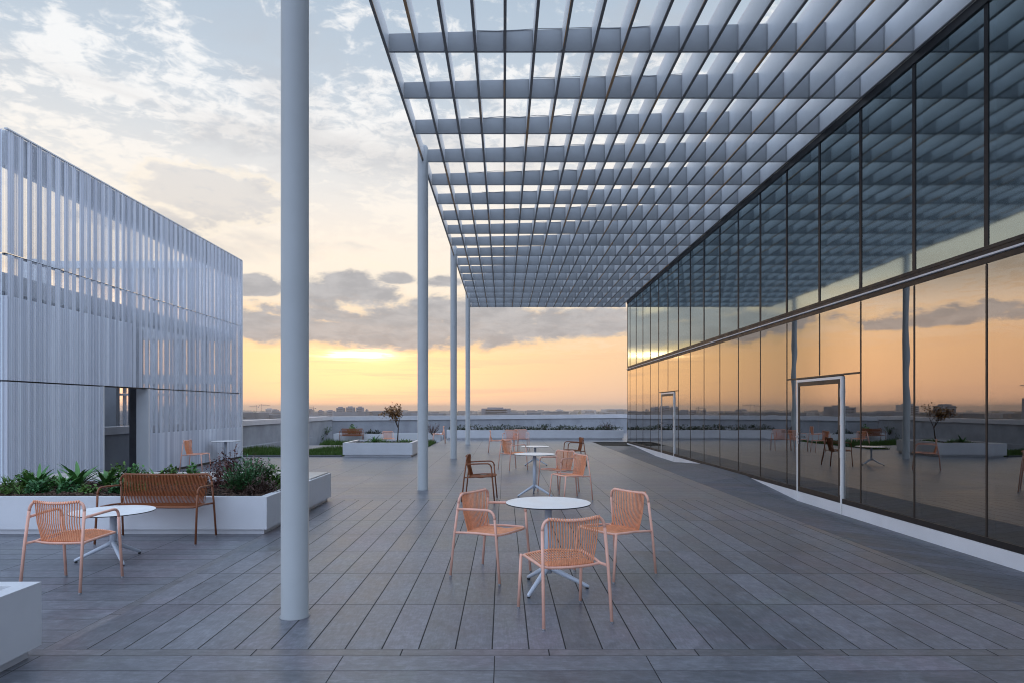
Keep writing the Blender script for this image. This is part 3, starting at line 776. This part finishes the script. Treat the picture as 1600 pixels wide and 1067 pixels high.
mound(at1(577, 34.9, .15), .35, .3, .28, 200, 'leaf_dark', 'dark low shrub just right of the far bench', 56, ll=.10, lw=.03)
mound(at1(588, 34.9, .15), .35, .3, .24, 200, 'leaf_dark', 'dark low shrub between the far bench and the far peach chair', 57, ll=.10, lw=.03)
# grass beds
def grass(x0, x1, y0, y1, z, n, h, seed, label):
    rnd = random.Random(seed); b = MB()
    b.quad((x0, y0, z + .012), (x1, y0, z + .012), (x1, y1, z + .012), (x0, y1, z + .012), 1)
    for i in range(n):
        x, y = rnd.uniform(x0, x1), rnd.uniform(y0, y1); a = rnd.uniform(0, 6.28); L = h * rnd.uniform(.5, 1.3) * (1.0 + .5 * math.sin(x * 2.3 + seed) * math.sin(y * 1.9)); w = .012
        dx, dy = math.cos(a) * w, math.sin(a) * w
        b.tri((x - dx, y - dy, z), (x + dx, y + dy, z), (x + rnd.uniform(-.06, .06), y + rnd.uniform(-.06, .06), z + L))
    o = b.build('grass', ['grass_blade', 'soil']); tag(o, label, kind='stuff')
grass(-9.5, -5.35, 21.6, 24.4, .0, 11000, .16, 3, 'green lawn strip beside the square planter')
grass(-9.2, -4.0, 32.6, 34.0, -.25, 7000, .2, 4, 'far green lawn strip in front of the low planter')
grass(-3.9, -3.1, 25.5, 30.0, .0, 2500, .16, 5, 'small lawn patch beyond the square planter')
b = MB(); b.box(-9.5, -5.33, 21.48, 21.58, 0, .05); tag(b.build('kerb', 'concrete_dark', None, .005), 'thin dark edging in front of the near lawn strip', 'kerb')

# ------------------------------------------------------------------ furniture
def leg_part(root, pts, r, mat):
    b = MB(); b.tube(pts, r, 10); o = b.build('leg', mat, root)
    p = Vector(pts[0]); f = MB(); f.lathe([(.012, p.z - .012), (.0125, p.z - .002), (.010, p.z + .001)], p.x, p.y, 10); f.build('foot', 'steel', o)
    return o
def make_chair(name, tube, cord, arms, width=.55, cords=21, cr=.0050, lean=0, double=False):
    """faces +X; origin on the floor under the middle of its four feet"""
    root = empty(name); h = width / 2; r = .0125
    ti = h - .275       # extra half width (bench)
    yr = lambda v: (v + ti)
    for s in (1, -1):
        leg_part(root, [(-.285, s * yr(.272), .012), (-.243, s * yr(.262), .42), (-.205, s * yr(.252), .70)], r, tube)
        if arms:
            leg_part(root, [(.275, s * yr(.278), .012), (.235, s * yr(.275), .44), (.222, s * yr(.277), .585)], r, tube)
            b = MB(); a = bez((.222, s * yr(.277), .585), (.215, s * yr(.278), .665), (.135, s * yr(.278), .662), 7)
            b.tube(a + [(0, s * yr(.276), .658), (-.214, s * yr(.258), .645)], r, 10); b.build('armrest', tube, root)
        else:
            leg_part(root, [(.275, s * yr(.270), .012), (.235, s * yr(.262), .44)], r, tube)
    # top rail, bowed backwards
    b = MB(); pts = []
    pts += bez((-.205, -yr(.252), .70), (-.196, -yr(.248), .775), (-.200, -yr(.185), .782), 6)
    for i in range(1, 12):
        t = -1 + 2 * i / 12; pts.append((-.200 - .035 * (1 - t * t), t * yr(.185), .782 - .012 * (1 - t * t)))
    pts += list(reversed(bez((-.205, yr(.252), .70), (-.196, yr(.248), .775), (-.200, yr(.185), .782), 6)))
    b.tube(pts, r, 10); b.build('top_rail', tube, root)
    # seat frame: side rails, bowed front and bowed back rail
    zs = .435
    def front(t): return (.225 + .055 * (1 - t * t), t * yr(.235), zs + .012 * (1 - abs(t)) )
    def back(t): return (-.150 - .035 * (1 - t * t), t * yr(.195), zs - .02)
    b = MB()
    loop = [(-.243, -yr(.262), zs - .015), (-.16, -yr(.235), zs - .012), (.0, -yr(.248), zs), (.20, -yr(.252), zs + .004)]
    fr = [front(-1 + 2 * i / 14) for i in range(15)]
    b.tube(loop + fr + [(p[0], -p[1], p[2]) for p in reversed(loop)], .0115, 8)
    b.tube([(-.16, -yr(.235), zs - .012)] + [back(-1 + 2 * i / 12) for i in range(13)] + [(-.16, yr(.235), zs - .012)], .0105, 8); b.build('seat_frame', tube, root)
    # seat cords front to back
    b = MB(); n = cords
    for i in range(n):
        t = -1 + 2 * (i + .5) / n
        p0 = Vector(front(t)) + Vector((0, 0, .008)); p1 = Vector(back(t * .98)) + Vector((0, 0, .012)); mid = (p0 + p1) / 2 - Vector((0, 0, .022))
        b.tube([tuple(p0 + Vector((.012, 0, -.012))), tuple(p0), tuple(mid), tuple(p1)], cr, 5, 0, False)
    b.build('seat', cord, root)
    # back cords, top rail to back rail, wrapped over the rail
    b = MB()
    for i in range(n):
        t = -1 + 2 * (i + .5) / n
        top = Vector((-.200 - .035 * (1 - t * t * .84), t * yr(.215), .782 - .012 * (1 - t * t)))
        bot = Vector(back(max(-1, min(1, t + lean)))); bot.y = max(-1, min(1, t + lean)) * yr(.190)
        m = (top + bot) / 2 + Vector((-.012, 0, 0))
        if double and i < n - 1:
            t2 = -1 + 2 * (i + 1) / n; tb = Vector((-.200 - .035 * (1 - t2 * t2 * .84), t2 * yr(.215), .782 - .012 * (1 - t2 * t2)))
            u2 = max(-1, min(1, t2 - lean * .4)); bb = Vector(back(u2)); bb.y = u2 * yr(.190)
            b.tube([tuple(tb + Vector((-.002, 0, .013))), tuple(tb + Vector((-.014, 0, -.004))), tuple((tb + bb) / 2 + Vector((-.026, 0, 0))), tuple(bb + Vector((-.012, 0, -.004)))], cr * .7, 4, 0, False)
        b.tube([tuple(top + Vector((-.013, 0, -.006))), tuple(top + Vector((-.002, 0, .0135))), tuple(top + Vector((.013, 0, -.002))), tuple(m + Vector((.006, 0, 0))), tuple(bot + Vector((.011, 0, .004))), tuple(bot + Vector((0, 0, -.013)))], cr, 5, 0, False)
    b.build('backrest', cord, root)
    return root
ch_peach = make_chair('chair', 'peach_tube', 'peach_cord', False)
ac_peach = make_chair('armchair', 'peach_tube', 'peach_cord', True)
ac_rust = make_chair('armchair', 'rust_tube', 'rust_cord', True)
bn_rust = make_chair('garden_bench', 'rust_tube', 'rust_cord', True, 1.17, 58, .0056, -.05, True)
used = set()
def put(proto, x, y, deg, label, cat, group, z=0):
    if proto.name not in used: used.add(proto.name); o = proto
    else: o = copy_tree(proto)
    o.location = (x, y, z); o.rotation_euler = (0, 0, R(deg)); tag(o, label, cat, group); return o
def ang(dx, dy): return math.degrees(math.atan2(dy, dx))
GP = 'woven cord seats on the terrace'
put(ac_peach, -.12, 6.30, ang(.435, -.277), 'peach cord armchair left of the nearest white table', 'armchair', GP)
put(ch_peach, .46, 5.06, ang(-.18, .56), 'armless peach cord chair nearest the camera, its back to us', 'chair', GP)
put(ch_peach, 1.075, 6.355, ang(-.82, -.573), 'armless peach cord chair right of the nearest white table', 'chair', GP)
put(ac_peach, -3.90, 5.93, ang(.03, .51), 'peach cord armchair at the low table on the left, seen from behind', 'armchair', GP)
put(bn_rust, -4.18, 7.90, -90, 'wide rust brown cord bench with arms in front of the planter full of plants', 'bench', GP)
put(ac_rust, -.41, 11.35, -4, 'rust brown cord armchair left of the second table, seen side on', 'armchair', GP)
put(ac_peach, 1.04, 12.45, 222, 'peach cord armchair right of the second table, facing us', 'armchair', GP)
put(ch_peach, 1.17, 11.45, 203, 'armless peach chair right of the second table, nearer than the peach armchair', 'chair', GP)
put(ac_peach, .24, 17.0, 32, 'peach cord armchair left of the low third table, back turned to us', 'armchair', GP)
put(ac_rust, 1.95, 18.1, 186, 'rust brown cord armchair right of the low third table, facing left', 'armchair', GP)
put(ch_peach, -.27, 23.6, 2, 'peach chair beyond the third table, standing apart on the left in profile', 'chair', GP)
put(ac_peach, .27, 24.4, 262, 'far peach armchair facing us, left one of the pair beyond the third table', 'armchair', GP)
put(ac_peach, .66, 24.9, 275, 'far peach armchair facing us, right one of the pair beyond the third table', 'armchair', GP)
put(ch_peach, -7.84, 16.65, 3, 'peach chair standing by the pavilion wall, facing the small table', 'chair', GP)
put(bn_rust, (550.5 - HX) / F * 33.9, 33.75, -84, 'rust brown cord bench far away in front of a low white planter', 'bench', GP, -.25)
put(ch_peach, (607 - HX) / F * 30.5, 30.5, 90, 'peach chair far away behind the planter with the little tree', 'chair', GP, -.25)
put(ch_peach, (686 - HX) / F * 29.5, 29.5, 182, 'peach chair far away just right of the second column', 'chair', GP)

def make_table(h, rad):
    root = empty('round_table'); b = MB()
    b.lathe([(rad - .018, h - .013), (rad - .002, h - .010), (rad, h - .004), (rad - .002, h - .0015), (rad - .004, h)], 0, 0, 72, [1, 1, 1, 0, 0])
    b.build('tabletop', ['table_white', 'table_edge'], root)
    b = MB(); b.lathe([(.16, h - .022), (.16, h - .0145)], 0, 0, 24); b.build('plate', 'table_base', root)
    b = MB(); b.tube([(0, 0, .14), (0, 0, h - .02)], .033, 20); b.build('stem', 'table_base', root)
    for k in range(3):
        a = 2 * math.pi * k / 3; d = Vector((math.cos(a), math.sin(a), 0))
        b = MB(); b.tube([tuple(d * .0 + Vector((0, 0, .20))), tuple(d * .06 + Vector((0, 0, .165))), tuple(d * .34 + Vector((0, 0, .028))), tuple(d * .36 + Vector((0, 0, .018)))], [.026, .025, .016, .013], 10)
        o = b.build('leg', 'table_base', root)
        f = MB(); p = d * .345; f.lathe([(.014, 0), (.014, .014)], p.x, p.y, 12); f.build('foot', 'table_edge', o)
    return root
t_hi, t_lo = make_table(.765, .378), make_table(.525, .40)
TG = 'round white tables'
put(t_hi, .395, 5.81, -2, 'nearest round white table, among three peach chairs', 'table', TG)
put(t_lo, -4.10, 6.87, 195, 'low round white table in front of the brown bench', 'table', TG)
put(t_hi, .565, 11.95, 210, 'second round white table, between a brown armchair and peach chairs', 'table', TG)
put(t_lo, .885, 18.4, 215, 'low third round white table in the middle of the terrace', 'table', TG)
t4 = make_table(.66, .40); t4.name = 'round_table'
put(t4, -7.95, 18.7, 215, 'round white table against the pavilion wall', 'table', TG)

# ------------------------------------------------------------------ distant city
def dpt(px, D): return ((px - HX) / F * D, D)
def tower(px0, px1, ytop, D, label, mat='tower_wall', depth=None, steps=0, rows=6, cols=4):
    x0, x1 = (px0 - HX) / F * D, (px1 - HX) / F * D; top = EYE + (HY - ytop) / F * D; w = x1 - x0; dp = depth or w
    root = tag(empty('tower_block', ((x0 + x1) / 2, D, FAR_G)), label, 'building')
    b = MB(); z0 = 0; H = top - FAR_G; c = w * .16
    pts = [(-w/2 + c, 0), (w/2 - c, 0), (w/2, c), (w/2, dp - c), (w/2 - c, dp), (-w/2 + c, dp), (-w/2, dp - c), (-w/2, c)]
    n = len(pts); b.v = [(x, y, 0) for x, y in pts] + [(x, y, H) for x, y in pts]
    for i in range(n): b.face((i, (i+1) % n, n + (i+1) % n, n + i))
    b.face(tuple(range(n, 2*n))); b.build('wall', mat, root)
    b = MB(); b.box(-w*.3, w*.25, dp*.3, dp*.7, H, H + H*.05); b.build('roof', mat, root)
    for r in range(rows):
        b = MB(); zz = H - (r + 1) * 3.0
        for q in range(cols):
            xx = -w/2 + c + (w - 2*c) * (q + .5) / cols; b.box(xx - w*.07, xx + w*.07, -.15, .05, zz, zz + 1.5)
        b.build('window_row', 'tower_window', root)
tower(525, 537, 636.5, 900, 'left tower of the three grey tower blocks on the skyline')
tower(540, 552.5, 635.8, 900, 'middle and widest of the three grey tower blocks on the skyline')
tower(556, 567, 636.0, 900, 'right tower of the three grey tower blocks on the skyline')
tower(425, 433.5, 640, 1000, 'dark narrow block on the skyline just left of the front column')
tower(414, 425, 638.3, 1300, 'pale block on the skyline left of the front column', 'tower_wall_pale')
tower(480, 488, 639.3, 1100, 'grey block on the skyline just right of the front column')
tower(496, 504, 641, 1000, 'low grey block left of the three skyline towers')
tower(510, 521, 641, 1000, 'wider low grey block beside the three skyline towers')
tower(752, 798, 637.6, 800, 'long flat grey block on the skyline right of the last column', 'tower_wall', 30, 0, 5, 14)
tower(910, 932, 640.2, 1500, 'low pale block on the skyline near the glass front', 'tower_wall_pale', 30)
tower(942, 985, 638.8, 1700, 'wide pale block on the skyline beside the glass front', 'tower_wall_pale', 40, 0, 4, 10)
tower(820, 842, 641, 1500, 'low grey block on the skyline over the middle of the far planter', 'tower_wall', 30)
tower(-60, -25, 622, 420, 'big block beyond the left parapet, seen mirrored at the right edge of the glass', 'tower_wall', 20)
tower(90, 112, 632, 800, 'block far left behind the pavilion with a flat top', 'tower_wall', 25)
tower(150, 172, 633, 900, 'pale slab block behind the pavilion', 'tower_wall_pale', 25)
tower(250, 285, 634, 700, 'broad block behind the pavilion', 'tower_wall', 25)
def crane(px, ytop, D, jib, rot, label):
    x = (px - HX) / F * D; top = EYE + (HY - ytop) / F * D; H = top - FAR_G
    root = tag(empty('tower_crane', (x, D, FAR_G), rot), label, 'crane'); s = D / 900 * .5
    b = MB()
    for sx in (-1, 1):
        for sy in (-1, 1): b.tube([(sx*s, sy*s, 0), (sx*s, sy*s, H)], s * .28, 4)
    z = 0; f = 1
    while z < H - 2*s: b.tube([(-s*f, -s, z), (s*f, -s, z + 2*s)], s*.18, 3); b.tube([(-s, s*f, z), (-s, -s*f, z + 2*s)], s*.18, 3); z += 2*s; f = -f
    b.build('mast', 'crane_steel', root)
    b = MB()
    b.tube([(-jib*.3, 0, H), (jib, 0, H)], s*.35, 4); b.tube([(0, 0, H + 2.2*s), (jib*.95, 0, H + 1.1*s)], s*.25, 4)
    q = 0
    while q < jib * .9: b.tube([(q, 0, H), (q + s, 0, H + 1.6*s)], s*.15, 3); b.tube([(q + s, 0, H + 1.6*s), (q + 2*s, 0, H)], s*.15, 3); q += 2*s
    b.build('jib', 'crane_steel', root)
    b = MB(); b.tube([(0, 0, H), (0, 0, H + 5*s)], s*.5, 4); b.tube([(0, 0, H + 5*s), (jib*.6, 0, H + 1.4*s)], s*.12, 3); b.tube([(0, 0, H + 5*s), (-jib*.28, 0, H)], s*.12, 3); b.build('apex', 'crane_steel', root)
    b = MB(); b.box(-jib*.3, -jib*.2, -s, s, H - 2*s, H + .2*s); b.build('counterweight', 'tower_wall', root)
tower(869, 880, 640.0, 1300, 'small grey block on the skyline above the third table', 'tower_wall_pale', 20)
tower(571, 574, 639.6, 1200, 'very thin grey tower on the skyline right of the three tower blocks', 'tower_wall', 10)
crane(401, 635, 1400, 15, R(200), 'left of the two tiny tower cranes left of the front column')
crane(408.5, 633, 1300, 17, R(20), 'taller tiny tower crane left of the front column')
crane(490, 637, 1500, 20, R(170), 'tiny tower crane right of the front column')
crane(-15, 602, 420, 36, R(180), 'large tower crane mirrored at the right edge of the glass front')
# low city and trees out to the horizon: nobody could count it
rnd = random.Random(99); b = MB()
for i in range(2600):
    D = 500 * math.exp(rnd.uniform(0, 2.4)); a = R(rnd.uniform(-62, 50)); x, y = math.sin(a) * D, math.cos(a) * D
    w = rnd.uniform(8, 30) * (1 + D / 6000); hh = rnd.choice([6, 9, 12, 15, 18, 22]) * rnd.uniform(.8, 1.1) 
    hh = min(hh, EYE - FAR_G - rnd.uniform(2.6, 8) / F * D); 
    if hh < 3: continue
    b.box(x - w/2, x + w/2, y, y + w, FAR_G - 1, FAR_G + hh)
for i in range(2600):
    D = 450 * math.exp(rnd.uniform(0, 2.2)); a = R(rnd.uniform(-62, 50)); x, y = math.sin(a) * D, math.cos(a) * D
    r = rnd.uniform(4, 9); n0 = len(b.v); hh = min(rnd.uniform(8, 17), EYE - FAR_G - rnd.uniform(3, 8) / F * D)
    if hh < 2: continue
    for j in range(6):
        th = j * 1.047; b.v.append((x + r * math.cos(th), y + r * math.sin(th), FAR_G + hh * .35))
    for j in range(6):
        th = j * 1.047 + .5; b.v.append((x + r*.7 * math.cos(th), y + r*.7 * math.sin(th), FAR_G + hh * rnd.uniform(.8, 1)))
    b.v.append((x, y, FAR_G + hh))
    for j in range(6): b.face((n0 + j, n0 + (j+1) % 6, n0 + 6 + (j+1) % 6, n0 + 6 + j), 1); b.face((n0 + 6 + j, n0 + 6 + (j+1) % 6, n0 + 12), 1)
tag(b.build('distant_city', ['city_mass', 'leaf_dark']), 'low hazy city roofs and trees out to the horizon', 'skyline', kind='stuff')

# ------------------------------------------------------------------ haze over the plain
hm = bpy.data.materials.new('haze'); hm.use_nodes = True; MATS['haze'] = hm
k = NT(hm.node_tree); k.n.remove(k.n['Principled BSDF'])
pvn = k.new('ShaderNodeVolumePrincipled'); pvn.inputs['Density'].default_value = .00026; pvn.inputs['Color'].default_value = (1.0, .92, .84, 1); pvn.inputs['Anisotropy'].default_value = .65
k.l.new(pvn.outputs[0], k.n['Material Output'].inputs['Volume'])
b = MB(); b.box(-7200, 7200, -7200, 7200, FAR_G - 1, 24); tag(b.build('haze', 'haze'), 'thin evening haze over the plain', kind='stuff')
